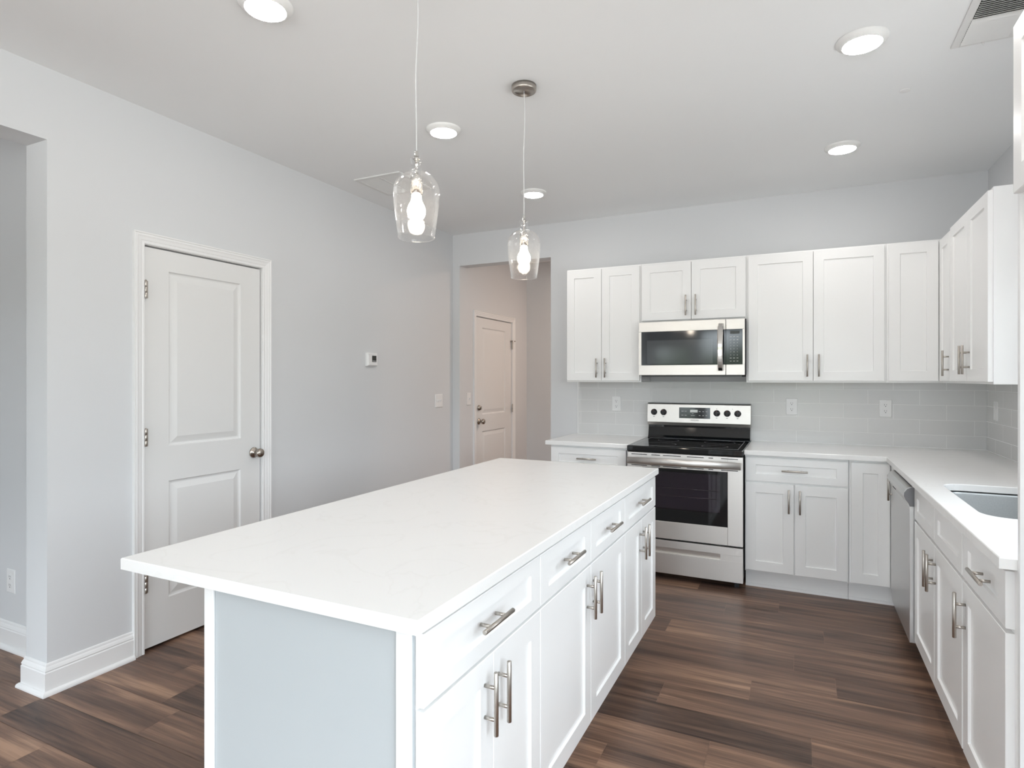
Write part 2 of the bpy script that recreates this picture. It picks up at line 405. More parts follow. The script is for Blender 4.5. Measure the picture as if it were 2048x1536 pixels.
# walls
DY0, DY1, DZ = 1.874, 2.622, 2.066                # rough opening of the pantry door
OY0, OY1, OZ = .05, 1.458, 2.430                  # cased opening on the left
w = MB(); a, b = -3.133, XL
w.box(a, b, OY1, DY0, 0, ZC).box(a, b, DY0, DY1, DZ, ZC).box(a, b, DY1, YB+.13, 0, ZC).box(a, b, OY0, OY1, OZ, ZC).box(a, b, REAR, OY0, 0, ZC)
struct('wall_left', w, M['wall'])
HX0, HX1, HZ = -2.893, -1.964, 2.450              # opening to the hall
w = MB(); a, b = YB, YB+.13
w.box(XL, HX0, a, b, 0, ZC).box(HX0, HX1, a, b, HZ, ZC).box(HX1, XR+.16, a, b, 0, ZC)
struct('wall_back', w, M['wall'])
def wall_with(mb, axis, p0, p1, a0, a1, wins):
    """wall slab between p0 and p1 (thickness) along the other axis a0..a1 with window openings"""
    f = (lambda u0, u1, z0, z1: mb.box(u0, u1, p0, p1, z0, z1)) if axis == 'X' else (lambda u0, u1, z0, z1: mb.box(p0, p1, u0, u1, z0, z1))
    c = a0
    for u0, u1, z0, z1 in sorted(wins):
        f(c, u0, 0, ZC); f(u0, u1, z1, ZC)
        if z0 > .05: f(u0, u1, 0, z0)
        c = u1
    f(c, a1, 0, ZC); return mb
struct('wall_right', wall_with(MB(), 'Y', XR, XR+.15, REAR, YB, WIN_RIGHT+[WIN_SINK]), M['wall'])
struct('wall_rear', wall_with(MB(), 'X', REAR-.12, REAR, -3.133, XR+.15, WIN_REAR), M['wall'])
struct('wall_side', MB().box(-6.1, -3.133, 1.63, 1.75, 0, ZC), M['wall'])
struct('wall_side_rear', wall_with(MB(), 'X', -2.12, -2.0, -6.1, -3.133, WIN_SIDE), M['wall'])
struct('wall_side_left', MB().box(-6.2, -6.1, -2.1, 1.75, 0, ZC), M['wall'])
struct('wall_pantry', MB().box(-4.2, -4.1, 1.75, 3.2, 0, ZC).box(-4.1, -3.133, 3.1, 3.2, 0, ZC), M['wall'])
struct('wall_hall_left', MB().box(-3.03, -2.908, YB+.13, 5.166, 0, ZC).box(-3.03, -2.908, 6.020, 6.41, 0, ZC).box(-3.03, -2.908, 5.166, 6.020, 2.018, ZC).box(-3.4, -3.3, 4.972, 6.53, 0, ZC).box(-3.3, -3.03, 4.972, 5.06, 0, ZC).box(-3.3, -3.03, 6.41, 6.53, 0, ZC), M['wall'])  # last boxes: unseen backing added to block light behind the hall door
struct('wall_hall_back', MB().box(-3.03, -.2, 6.41, 6.53, 0, ZC), M['wall'])
struct('wall_hall_right', MB().box(-.32, -.2, YB+.13, 6.41, 0, ZC), M['wall'])
struct('wall_backsplash', MB().box(-1.706, XR-.001, YB-.009, YB-.0005, .914, 1.36), M['tile_back'])
struct('wall_backsplash_right', MB().box(XR-.009, XR-.0005, 1.96, YB-.009, .914, 1.10).box(XR-.009, XR-.0005, 3.35, YB-.009, 1.10, 1.36), M['tile_right'])
struct('trim_1', MB().box(-1.712, -1.7062, YB-.012, YB-.0005, .914, 1.36), M['trim'])

# baseboards
BASE = [(0, 0), (.030, 0), (.030, .007), (.027, .014), (.021, .019), (.0155, .020), (.0155, .096), (.0125, .099), (.0125, .103), (.0145, .106), (.011, .116),
        (.007, .123), (.007, .127), (.0055, .133), (.0025, .1355), (0, .1355)]
struct('baseboard_left', MB().sweep([(-6.1, 1.63, 0), (-3.133, 1.63, 0), (-3.133, OY1, 0), (XL, OY1, 0), (XL, 1.826, 0)], (0, 0, 1), BASE)
       .sweep([(XL, 2.676, 0), (XL, YB, 0), (HX0, YB, 0), (HX0, YB+.13, 0)], (0, 0, 1), BASE), M['trim'])
struct('baseboard_back', MB().sweep([(HX1, YB+.13, 0), (HX1, YB, 0), (-1.712, YB, 0)], (0, 0, 1), BASE), M['trim'])
struct('baseboard_hall', MB().sweep([(-2.908, 6.08, 0), (-2.908, 6.41, 0), (-.32, 6.41, 0)], (0, 0, 1), BASE), M['trim'])

# door casings
CAS = lambda w: [(0, 0), (0, .008), (.003, .0105), (.010, .0105), (.013, .0085), (.016, .0085), (.020, .011), (.034, .0135), (.040, .0165), (.044, .0165), (.046, .0145), (.049, .0145), (.052, .0185), (w, .0185), (w, 0)]
def casing(name, x, y0, y1, zt, w, depth):
    mb = MB().sweep([(x, y1, 0), (x, y1, zt), (x, y0, zt), (x, y0, 0)], (1, 0, 0), CAS(w))
    d0 = x-depth                                   # jamb lining
    mb.box(d0, x-.0005, y0-.009, y0+.002, 0, zt).box(d0, x-.0005, y1-.002, y1+.009, 0, zt).box(d0, x-.0005, y0+.002, y1-.002, zt-.002, zt+.0055)
    mb.box(x-.075, x-.052, y0+.002, y0+.012, 0, zt).box(x-.075, x-.052, y1-.012, y1-.002, 0, zt).box(x-.075, x-.052, y0+.012, y1-.012, zt-.012, zt-.002)
    return struct(name, mb, M['trim'])
casing('trim_2', XL, 1.884, 2.613, 2.060, .058, .165)
casing('trim_3', -2.908, 5.176, 6.010, 2.012, .055, .12)

def door_slab(mb, w, h, panels, t=.035):
    """moulded two-panel door, front facing -y, hinge corner at x=0"""
    xs = sorted({0, w}); x0, x1 = panels[0][0], panels[0][1]
    mb.box(0, w, 0, t-.012, 0, h)
    zs = [0]+[z for p in panels for z in (p[2], p[3])]+[h]
    F = lambda a, b, c, d: mb.box(a, b, -.012, 0, c, d)
    F(0, x0, 0, h); F(x1, w, 0, h)
    for i in range(0, len(zs), 2): F(x0, x1, zs[i], zs[i+1])
    for a, b, c, d in panels:
        mb.rings([(a, b, c, d, 0), (a, b, c, d, -.012), (a+.005, b-.005, c+.005, d-.005, -.0035), (a+.011, b-.011, c+.011, d-.011, -.0015),
                  (a+.015, b-.015, c+.015, d-.015, -.0015), (a+.048, b-.048, c+.048, d-.048, -.0105)], False, True)
    return mb
def hinge_mesh():
    mb = MB()
    for k in range(3): mb.cyl((0, 0, -.044+k*.0295), (0, 0, -.0155+k*.0295), .0062, seg=12, ch=.0008)
    mb.cyl((0, 0, .0445), (0, 0, .049), .0052, r2=.003, seg=12).box(-.003, .014, .004, .007, -.044, .044)
    bmesh.ops.recalc_face_normals(mb.bm, faces=list(mb.bm.faces))
    me = bpy.data.meshes.new('hinge'); mb.bm.to_mesh(me); mb.bm.free(); return me
HINGE = hinge_mesh()
def knob_mb():
    return MB().lathe([(0, 0), (.032, 0), (.0325, .004), (.029, .009), (.014, .012), (.011, .018), (.011, .030), (.016, .036), (.0255, .042), (.0275, .052), (.0255, .062), (.018, .068), (0, .070)], seg=28)
# pantry door (hinged on its near side)
def hung(name, loc, rz, w, h, panels, hinges, hx, knob, m):
    o = door_slab(MB(), w, h, panels).build(name, m); o['kind'] = 'structure'; o.location = loc; o.rotation_euler = (0, 0, rz)
    for z in hinges:
        obj('hinge', HINGE, M['nickel'] if name == 'door_1' else M['bronze'], o, (hx, -.030, z))
    k = knob_mb().build('door_knob', M['bronze'], o, (knob[0], -.012, knob[1])); k.rotation_euler = (PI/2, 0, 0)
    return o
# local x runs +Y, local -y faces +X : rotate +90
d1 = hung('door_1', (XL-.020, 1.8865, .016), PI/2, .717, 2.034,
          [(.134, .579, .224, .832), (.134, .579, 1.014, 1.927)], (.330, 1.070, 1.816), .002, (.672, .920), M['door'])
d2 = hung('door_2', (-2.908-.020, 5.179, .014), PI/2, .826, 1.990,
          [(.150, .676, .224, .832), (.150, .676, 1.004, 1.890)], (.330, 1.040, 1.742), .822, (.075, .937), M['door'])
b = MB().lathe([(0, 0), (.028, 0), (.028, .006), (.024, .012), (.020, .024), (0, .026)], seg=24).box(-.004, .004, -.014, .014, .026, .034)
b = b.build('deadbolt', M['bronze'], d2, (.072, -.012, 1.074)); b.rotation_euler = (PI/2, 0, 0)
MB().box(-.035, .045, -.026, -.020, 1.786, 1.796).cyl((-.03, -.02, 1.791), (-.03, -.045, 1.791), .005).cyl((.04, -.02, 1.791), (.04, -.045, 1.791), .005).build('hinge_stop', M['bronze'], d2, (.826, 0, 0))

# unseen windows behind the camera and over the sink, sized for their light
def window(name, axis, p, wall_in, a0, a1, z0, z1, bars):
    """frame in a wall opening; p = plane of the pane"""
    mb = MB(); f = .045
    B = (lambda u0, u1, q0, q1, c, d: mb.box(u0, u1, q0, q1, c, d)) if axis == 'X' else (lambda u0, u1, q0, q1, c, d: mb.box(q0, q1, u0, u1, c, d))
    q0, q1 = p-.03, p+.03
    B(a0, a0+f, q0, q1, z0, z1); B(a1-f, a1, q0, q1, z0, z1); B(a0+f, a1-f, q0, q1, z0, z0+f); B(a0+f, a1-f, q0, q1, z1-f, z1)
    for u in bars: B(u-.02, u+.02, q0, q1, z0+f, z1-f)
    o = mb.build(name, M['trim']); o['kind'] = 'structure'
    g = MB(); G = (lambda u0, u1, c, d: g.box(u0, u1, p-.003, p+.003, c, d)) if axis == 'X' else (lambda u0, u1, c, d: g.box(p-.003, p+.003, u0, u1, c, d))
    G(a0+f, a1-f, z0+f, z1-f); g.build('pane', M['pane'], o)
n = 1
for a0, a1, z0, z1 in WIN_REAR:
    window('window_%d' % n, 'X', REAR-.06, 1, a0, a1, z0, z1, [(a0+a1)/2]); n += 1
for a0, a1, z0, z1 in WIN_RIGHT:
    window('window_%d' % n, 'Y', XR+.08, 1, a0, a1, z0, z1, [a0+(a1-a0)/3, a0+(a1-a0)*2/3]); n += 1
window('window_%d' % n, 'Y', XR+.08, 1, *WIN_SINK, [2.435]); n += 1
for a0, a1, z0, z1 in WIN_SIDE:
    window('window_%d' % n, 'X', -2.06, 1, a0, a1, z0, z1, [(a0+a1)/2]); n += 1

# ------------------------------------------------------------------ cabinets
def shaker(w, h, t=.02, fx=.062, fz=.062, rec=.008):
    b = .0016
    return MB().rings([(0, w, 0, h, 0), (0, w, 0, h, -t+b), (b, w-b, b, h-b, -t), (fx, w-fx, fz, h-fz, -t), (fx+.0025, w-fx-.0025, fz+.0025, h-fz-.0025, -t+rec)])
def pull(axis):
    mb = MB(); L, cc, r = .0755, .038, .0058
    if axis == 'v':
        mb.cyl((0, -.031, -L), (0, -.031, L), r, ch=.001)
        for s in (-cc, cc): mb.cyl((0, 0, s), (0, -.028, s), .0046, seg=14)
    else:
        mb.cyl((-L, -.031, 0), (L, -.031, 0), r, ch=.001)
        for s in (-cc, cc): mb.cyl((s, 0, 0), (s, -.028, 0), .0046, seg=14)
    bmesh.ops.recalc_face_normals(mb.bm, faces=list(mb.bm.faces))
    me = bpy.data.meshes.new('handle'); mb.bm.to_mesh(me); mb.bm.free(); me.materials.append(M['nickel']); return me
PULL = {k: pull(k) for k in 'vh'}
T = .02
def front(kind, root, x0, x1, z0, z1, handle=None, fx=.062, fz=.062, y=0, rz=0, m=None):
    """a shaker front at (x0..x1, z0..z1); handle = (axis, x, z) in cabinet coordinates"""
    o = shaker(x1-x0, z1-z0, T, fx, fz).build(kind, m or M['cab'], root, (x0, y, z0))
    if handle:
        ax, hx, hz = handle
        obj('handle', PULL[ax], None, o, (hx-x0, -T, hz-z0), 'brushed nickel bar handle')
    return o
DT, DB = .702, .128         # base doors
WT, WB = .868, .714         # drawers
def base_body(w, d, hollow=False, toe=.062):
    mb = MB()
    if hollow:
        mb.box(0, .016, 0, d, .115, .884).box(w-.016, w, 0, d, .115, .884).box(.016, w-.016, 0, d, .115, .131).box(.016, w-.016, d-.012, d, .131, .884)
        mb.box(.016, w-.016, 0, .018, .131, .145).box(.016, w-.016, 0, .018, .70, .884).box(w/2-.02, w/2+.02, 0, .018, .145, .70)
    else: mb.box(0, w, 0, d, .115, .884)
    mb.box(0, w, toe, d, 0, .115)
    return mb
def shoe(root, x0, x1, y):
    MB().prism([(y, 0), (y-.012, 0), (y-.012, .005), (y-.009, .012), (y-.004, .017), (y, .018)], 'X', x0, x1).build('shoe_moulding', M['trim'], root)

# --- back run, left of the range
c = thing('base_cabinet', 'white base cabinet with one drawer, left of the range, mostly hidden by the island', 'cabinet', (-1.704, 4.21, 0), 0, 'base cabinets')
w = .592; base_body(w, .628).build('carcass', M['cab'], c)
front('drawer', c, .006, w-.006, WB, WT, ('h', w/2, .792), fz=.047)
front('door', c, .006, w/2-.0015, DB, DT, ('v', w/2-.035, .596)); front('door', c, w/2+.0015, w-.006, DB, DT, ('v', w/2+.035, .596))
# --- back run, right of the range
c = thing('base_cabinet', 'white base cabinet with a wide drawer over two doors, right of the range', 'cabinet', (-.322, 4.21, 0), 0, 'base cabinets')
w = .600; base_body(w, .628).build('carcass', M['cab'], c)
front('drawer', c, .005, w-.005, WB, WT, ('h', .297, .792), fz=.047)
front('door', c, .005, .2925, DB, DT, ('v', .264, .597)); front('door', c, .2985, w-.005, DB, DT, ('v', .328, .597))
shoe(c, 0, w, .0615)
# --- corner base
c = thing('base_cabinet', 'white corner base cabinet with a narrow tall door beside the dishwasher', 'cabinet', (.280, 4.21, 0), 0, 'base cabinets')
X, Y = .280, 4.21
P = [(x-X, y-Y) for x, y in ((.280, 4.838), (.280, 4.21), (.518, 4.21), (.518, 4.010), (1.1125, 4.010), (1.1125, 4.838))]
mb = MB().prism(P, 'Z', .115, .884)
P = [(x-X, y-Y) for x, y in ((.280, 4.838), (.280, 4.272), (.580, 4.272), (.580, 4.010), (1.1125, 4.010), (1.1125, 4.838))]
mb.prism(P, 'Z', 0, .115).build('carcass', M['cab'], c)
front('door', c, .010, .214, DB, WT)
o = shaker(.174, WT-DB, T, .05).build('door', M['cab'], c, (.518-X, 4.188-Y, DB)); o.rotation_euler = (0, 0, -PI/2)
obj('handle', PULL['v'], None, o, (.15, -T, .752-DB), 'brushed nickel bar handle')
shoe(c, 0, .299, .0615)
# --- right run: sink base (fronts face -X)
c = thing('base_cabinet', 'white sink base cabinet with two false drawer fronts over two doors', 'cabinet', (.518, 3.392, 0), -PI/2, 'base cabinets')
w = .925; base_body(w, .594, True).build('carcass', M['cab'], c)
front('false_front', c, .005, .4605, WB, WT, None, fz=.047); front('false_front', c, .4645, w-.005, WB, WT, None, fz=.047)
front('door', c, .005, .4605, DB, DT, ('v', .431, .594)); front('door', c, .4645, w-.005, DB, DT, ('v', .494, .594))
# --- right run: end cabinet
c = thing('base_cabinet', 'white narrow base cabinet with one drawer and one door, nearest on the right', 'cabinet', (.518, 2.465, 0), -PI/2, 'base cabinets')
w = .510; base_body(w, .594).build('carcass', M['cab'], c)
front('drawer', c, .008, .463, WB, WT, ('h', .286, .796), fz=.047)
front('door', c, .008, .463, DB, DT, ('v', .043, .594))

# --- island cabinets (fronts face +X)
IX = -.696
IB = ['white island cabinet nearest the viewer, one drawer over two doors', 'white middle island cabinet with two drawers side by side over two doors', 'white far island cabinet by the range, one drawer over two doors']
spec = [(.997, .589, .010), (1.586, .930, 0), (2.516, .605, 0)]
for i, (y0, w, _) in enumerate(spec):
    c = thing('island_cabinet', IB[i], 'cabinet', (IX, y0, 0), PI/2, 'island cabinets')
    base_body(w, .610, toe=.075).build('carcass', M['cab'], c)
    h = w/2; l = -.003 if i == 0 else .002
    if i == 1:
        front('drawer', c, l, h-.0015, WB+.006, WT+.002, ('h', h/2, .805), fz=.040); front('drawer', c, h+.0015, w-.002, WB+.006, WT+.002, ('h', h*1.5, .799), fz=.040)
    else: front('drawer', c, l, w-.002, WB+.006, WT+.002, ('h', w*.455+.0, .803), fz=.040)
    front('door', c, l, h-.0015, DB+.014, DT+.010, ('v', h-.044, .612)); front('door', c, h+.0015, w-.002, DB+.014, DT+.010, ('v', h+.026, .609))
# island end panel with corner battens
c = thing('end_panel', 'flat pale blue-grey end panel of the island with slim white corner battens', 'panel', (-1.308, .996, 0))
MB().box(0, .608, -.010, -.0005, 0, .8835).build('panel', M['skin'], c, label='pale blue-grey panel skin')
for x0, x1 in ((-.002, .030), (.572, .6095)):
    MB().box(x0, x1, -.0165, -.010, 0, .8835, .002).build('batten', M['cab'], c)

# --- wall cabinets
UT, UB, DU0, DU1 = 2.262, 1.3563, 1.368, 2.249
def wall_body(w, d, z0, z1): return MB().box(0, w, 0, d, z0, z1)
def wall_cab(label, x0, x1, splits, zb=UB, hz=1.467, pulls=True):
    c = thing('wall_cabinet', label, 'cabinet', (x0, 4.537, 0), 0, 'wall cabinets')
    wall_body(x1-x0, .302, zb, UT).build('carcass', M['cab'], c)
    a, b, m = splits
    front('door', c, a-x0, m-.0015-x0, zb+.0117, DU1, ('v', m-.036-x0, hz)); front('door', c, m+.0015-x0, b-x0, zb+.0117, DU1, ('v', m+.034-x0, hz))
    return c
wall_cab('white two-door wall cabinet left of the microwave, with narrow doors', -1.697, -1.0915, (-1.692, -1.101, -1.4025))
wall_cab('short white two-door wall cabinet directly above the microwave', -1.0905, -.3385, (-1.083, -.343, -.7165), 1.811, 1.925)
wall_cab('wide white two-door wall cabinet right of the microwave', -.3375, .5135, (-.324, .502, .0875), hz=1.472)
c = thing('wall_cabinet', 'white corner wall cabinet with two handle-side-by-side narrow doors meeting at the room corner', 'cabinet', (.5145, 4.537, 0), 0, 'wall cabinets')
c['label'] = 'white corner wall cabinet with two narrow doors meeting at the inside corner'
X, Y = .5145, 4.537
MB().prism([(x-X, y-Y) for x, y in ((.5145, 4.8385), (.5145, 4.537), (.814, 4.537), (.814, 4.2235), (1.1115, 4.2235), (1.1115, 4.8385))], 'Z', UB, UT).build('carcass', M['cab'], c)
front('door', c, .0095, .277, DU0, DU1)
o = shaker(.281, DU1-DU0, T).build('door', M['cab'], c, (.814-X, 4.513-Y, DU0)); o.rotation_euler = (0, 0, -PI/2)
obj('handle', PULL['v'], None, o, (.258, -T, 1.474-DU0), 'brushed nickel bar handle')
c = thing('wall_cabinet', 'white two-door wall cabinet on the right wall before the sink', 'cabinet', (.814, 4.2225, 0), -PI/2, 'wall cabinets')
w = .7775
wall_body(w, .2975, UB, UT+.012).build('carcass', M['cab'], c)
front('door', c, .002, .3885, DU0, DU1+.012, ('v', .372, 1.481)); front('door', c, .3915, w-.010, DU0, DU1+.012, ('v', .440, 1.481))
# refrigerator surround
o = MB().box(.511, 1.1125, 1.9345, 1.9530, 0, 2.287, .0012).build('refrigerator_panel', M['panel'])
tag(o, 'tall white side panel of the refrigerator bay at the right edge of the picture', 'panel')
c = thing('wall_cabinet', 'white deep cabinet high over the refrigerator bay, at the top right edge', 'cabinet', (.5165, 1.933, 0), -PI/2, 'wall cabinets')
w = .93; wall_body(w, .595, 1.855, 2.287).build('carcass', M['cab'], c)
front('door', c, .001, w/2-.0015, 1.857, 2.286); front('door', c, w/2+.0015, w-.002, 1.857, 2.286)

# ------------------------------------------------------------------ countertops
CZ0, CZ1 = .8845, .914
o = slab(MB(), [(-1.597, .953), (-.663, .953), (-.663, 3.135), (-1.597, 3.135)], CZ0, CZ1).build('countertop', M['quartz'])
tag(o, 'white quartz countertop of the island, overhanging on the door side', 'countertop')
o = slab(MB(), [(-1.736, 4.169), (-1.0965, 4.169), (-1.0965, YB-.0095), (-1.736, YB-.0095)], CZ0, CZ1).build('countertop', M['quartz'])
tag(o, 'short white quartz countertop left of the range', 'countertop')
hole = rrect(.572, 1.005, 2.512, 3.238, .085)
o = slab(MB(), [(.473, 1.9545), (XR-.0095, 1.9545), (XR-.0095, YB-.0095), (-.3235, YB-.0095), (-.3235, 4.169), (.473, 4.169)], CZ0, CZ1, hole).build('countertop', M['quartz'])
tag(o, 'L-shaped white quartz countertop with the sink cut-out, right of the range', 'countertop')
# caulk bead
struct('trim_4', MB().box(-1.706, XR-.0095, YB-.013, YB-.0092, .9142, .918).box(XR-.013, XR-.0092, 1.96, YB-.013, .9142, .918), M['trim'])

# sink
c = thing('sink', 'stainless steel undermount sink set in the right countertop', 'sink', (.788, 2.875, .70))
def rr(dx, r, z): return [(x, y, z) for x, y in rrect(-.220-dx, .220+dx, -.367-dx, .367+dx, r, 8)]
MB().loops([rr(.0165, .10, .184), rr(.004, .088, .184), rr(0, .085, .17), rr(-.003, .08, .03), rr(-.012, .07, .012), rr(-.03, .055, .005), rr(-.12, .03, .002)], False, True, True).build('bowl', M['sink'], c)
MB().lathe([(.045, .003), (.043, .006), (.030, .0045), (0, .004)], (.0, .0, .0), 28).build('drain', M['chrome'], c)

# ------------------------------------------------------------------ text
def text(name, body, size, m, parent, loc, rot=(PI/2, 0, 0), extrude=.0002, align='CENTER'):
    cu = bpy.data.curves.new(name, 'FONT'); cu.body = body; cu.size = size; cu.extrude = extrude; cu.align_x = align; cu.align_y = 'CENTER'
    t = bpy.data.objects.new(name, cu); C.objects.link(t)
    dg = bpy.context.evaluated_depsgraph_get(); me = bpy.data.meshes.new_from_object(t.evaluated_get(dg))
    bpy.data.objects.remove(t); bpy.data.curves.remove(cu)
    me.materials.clear(); o = obj(name, me, m, parent, loc); o.rotation_euler = rot; return o

# ------------------------------------------------------------------ range
R = thing('range', 'stainless steel electric range with black glass cooktop and back controls', 'range', (-1.0935, 4.13, 0))
RW = .767
MB().box(.004, RW-.004, .035, .690, .055, .872).box(.03, .06, .06, .10, 0, .055).box(RW-.06, RW-.03, .06, .10, 0, .055).box(.03, .06, .60, .64, 0, .055).box(RW-.06, RW-.03, .60, .64, 0, .055).build('body', M['black'], R)
ck = MB().box(0, RW, -.012, .625, .874, .9145, .007, 3).build('cooktop', M['black_glass'], R)
mb = MB()
mb.box(.035, RW-.035, .030, .0315, .9146, .9149).box(.035, RW-.035, .585, .5865, .9146, .9149).box(.035, .0365, .0315, .585, .9146, .9149).box(RW-.0365, RW-.035, .0315, .585, .9146, .9149)
mb.build('border_line', M['print'], ck)
for x, y, r in ((.20, .17, .105), (.57, .17, .085), (.20, .45, .075), (.57, .45, .105)):
    MB().lathe([(r, .9147), (r+.0012, .9149), (r+.0024, .9147)], (x, y, 0), 48).build('burner_mark', M['grey_plastic'], ck)
# oven door
wx0, wx1, wz0, wz1 = .104, .671, .403, .767
ix0, ix1, iz0, iz1 = .152, .624, .488, .745
od = MB().box(.002, wx0, 0, .034, .284, .868, .0015).box(wx1, RW-.002, 0, .034, .284, .868, .0015).box(wx0, wx1, 0, .034, .284, wz0, .0015).box(wx0, wx1, 0, .034, wz1, .868, .0015).build('oven_door', M['steel'], R)
mb = MB(); G = lambda a, b, c_, d: mb.box(a, b, .0015, .008, c_, d)
G(wx0, ix0, wz0, wz1); G(ix1, wx1, wz0, wz1); G(ix0, ix1, wz0, iz0); G(ix0, ix1, iz1, wz1)
mb.build('oven_window', M['black_glass'], od)
MB().box(ix0, ix1, .0015, .004, iz0, iz1).build('inner_pane', M['oven_pane'], od)
MB().box(ix0, ix1, .0325, .034, iz0, iz1).build('oven_liner', mat('lightened_oven_enamel', (.22, .20, .24, 1), .35), od)  # liner colour lightened to stand in for light inside the oven
mb = MB()
for z in (.578, .632): mb.cyl((ix0, .018, z), (ix1, .018, z), .0022, seg=8)
for x in [ix0+.03+k*.034 for k in range(13)]: mb.cyl((x, .020, .632), (x, .031, .632), .0012, seg=6)
mb.build('oven_rack', M['chrome'], od)
# handle: wide flattened bar between end mounts, dark vent slots above and below
prof = [(-.050+.013*math.cos(2*PI*k/20), .815+.024*math.sin(2*PI*k/20)) for k in range(20)]
hd = MB().prism(prof, 'X', .012, RW-.012, True)
for x in (.022, RW-.050): hd.box(x, x+.028, -.045, .0, .802, .828, .003)
hd.build('oven_handle', M['steel'], R)
for x0, x1 in ((.03, .14), (.17, .23), (.25, .37), (.41, .52), (.55, .58), (.63, .735)):
    for z in (.852, .776): MB().box(x0, x1, -.0012, .004, z, z+.0045).build('vent_slot', M['dark'], od)
# drawer with a recessed pull
dz0, dz1, sz0, sz1, sx0, sx1 = .045, .272, .183, .222, .142, .625
dr = MB().box(.002, RW-.002, .002, .034, dz0, sz0, .0012).box(.002, sx0, .002, .034, sz0, sz1).box(sx1, RW-.002, .002, .034, sz0, sz1).box(.002, RW-.002, .002, .034, sz1, dz1, .0012)
dr.prism([(.034, sz0), (.018, sz0), (.014, sz1), (.034, sz1)], 'X', sx0, sx1)
dr.build('storage_drawer', M['steel'], R)
# back guard
bgd = MB().prism([(.632, 1.040), (.640, 1.180), (.646, 1.186), (.692, 1.186), (.692, 1.016), (.642, 1.016)], 'X', -.002, RW+.002).build('backguard', M['steel'], R)
MB().box(.0, RW, .640, .694, 1.1862, 1.1905).build('top_cap', M['black'], bgd)
MB().prism([(.640, .935), (.655, 1.000), (.655, 1.0155), (.690, 1.0155), (.690, .9), (.628, .9), (.628, .916)], 'X', .003, RW-.003).build('riser', M['black_glass'], R)
fy = lambda z: .632+.008*(z-1.040)/.14             # face of the guard at height z
tilt = (PI/2+math.atan(.008/.14)*-1, 0, 0)
dp = MB().prism([(fy(1.074)-.002, 1.074), (fy(1.158)-.002, 1.158), (fy(1.158)+.001, 1.158), (fy(1.074)+.001, 1.074)], 'X', .246, .479).build('display', M['black_glass'], bgd)
MB().box(.330, .386, fy(1.13)-.0035, fy(1.13)-.0015, 1.121, 1.141).build('clock_screen', M['lcd'], dp)
for x in (.272, .296):
    for z in (1.097, 1.128): MB().box(x-.008, x+.008, fy(z)-.0030, fy(z)-.0020, z-.002, z+.002).build('button_mark', M['print'], dp)
for x in (.402, .428, .452):
    for z in (1.097, 1.128): MB().box(x-.006, x+.006, fy(z)-.0030, fy(z)-.0020, z-.0025, z+.0025).build('button_mark', M['print'], dp)
for z, hw in ((1.110, .006), (1.096, .014)): MB().box(.350-hw, .350+hw, fy(z)-.0030, fy(z)-.0020, z-.0016, z+.0016).build('button_mark', M['print'], dp)
text('brand_lettering', 'FRIGIDAIRE', .0125, M['dark_print'], bgd, (.363, fy(1.060)-.0006, 1.060))
for kx in (.049, .124, .527, .602, .677):
    k = MB().lathe([(.0245, 0), (.0245, .006), (.022, .010), (.0195, .022), (.017, .024), (0, .024)], (0, 0, 0), 28).box(-.0045, .0045, -.021, .021, .022, .034, .0015).build('knob', M['black_plastic'], bgd, (kx+.001, fy(1.118)-.0005, 1.118))
    k.rotation_euler = (PI/2, 0, 0)
    MB().box(-.002, .002, .013, .020, .0338, .0348).build('pointer', M['red'], k)
for kx in (.049, .124, .527, .602, .677):
    MB().box(kx-.006, kx+.006, fy(1.083)-.0008, fy(1.083)+.001, 1.080, 1.084).build('dial_mark', M['dark_print'], bgd)
for kx in (.527, .640): MB().box(kx-.002, kx+.002, fy(1.152)-.0008, fy(1.152)+.001, 1.149, 1.154).build('dial_mark', M['dark_print'], bgd)

# ------------------------------------------------------------------ microwave
Q = thing('microwave', 'stainless steel over-the-range microwave hung under the short wall cabinet', 'microwave', (-1.0875, 4.44, 1.409))
MW, MH = .746, .396
MB().box(.002, MW-.002, .030, .394, .004, MH).build('case', M['grey_plastic'], Q)
gx0, gx1, gz0, gz1 = .020, .6195, .074, .323
d = MB().box(0, gx1, 0, .030, 0, gz0, .0015).box(0, gx1, 0, .030, gz1, MH, .0015).box(0, gx0, 0, .030, gz0, gz1).build('door', M['steel'], Q)
mb = MB(); jx0, jx1, jz0, jz1 = .062, .532, .083, .258
G = lambda a, b, c_, e_: mb.box(a, b, .0015, .028, c_, e_)
G(gx0, jx0, gz0, gz1); G(jx1, gx1, gz0, gz1); G(jx0, jx1, gz0, jz0); G(jx0, jx1, jz1, gz1)
mb.build('door_glass', M['micro_glass'], d)
MB().box(jx0, jx1, .0020, .028, jz0, jz1).build('viewing_window', M['micro_window'], d)
# bowed handle
pts = []
for k in range(17):
    s = k/16; pts.append((-.006-.044*math.sin(PI*s)**.7, .030+s*.336))
hb = MB(); ring = []
for (y, z) in pts:
    ring.append([(.568, y, z), (.568+.006, y-.006, z), (.600, y-.006, z), (.606, y, z), (.606, y+.006, z), (.568, y+.006, z)])
hb.loops(ring, smooth=False); hb.build('handle', M['chrome'], d)
cp = MB().box(.6225, MW, 0, .030, 0, gz0, .0015).box(.6225, MW, 0, .030, gz1, MH, .0015).box(.7325, MW, 0, .030, gz0, gz1).build('control_panel', M['steel'], Q)
kp = MB().box(.6225, .7325, .0012, .028, gz0, gz1).build('keypad', M['micro_glass'], cp)
mb = MB()
for r_ in range(9):
    for q in range(3):
        x = .654+q*.022; z = .098+r_*.0215
        ww = .0022 if 2 <= r_ <= 6 else .0058
        if r_ == 8: ww = .007
        mb.box(x-ww, x+ww, .0006, .0016, z-.0016, z+.0016)
mb.build('key_marks', M['print'], kp)
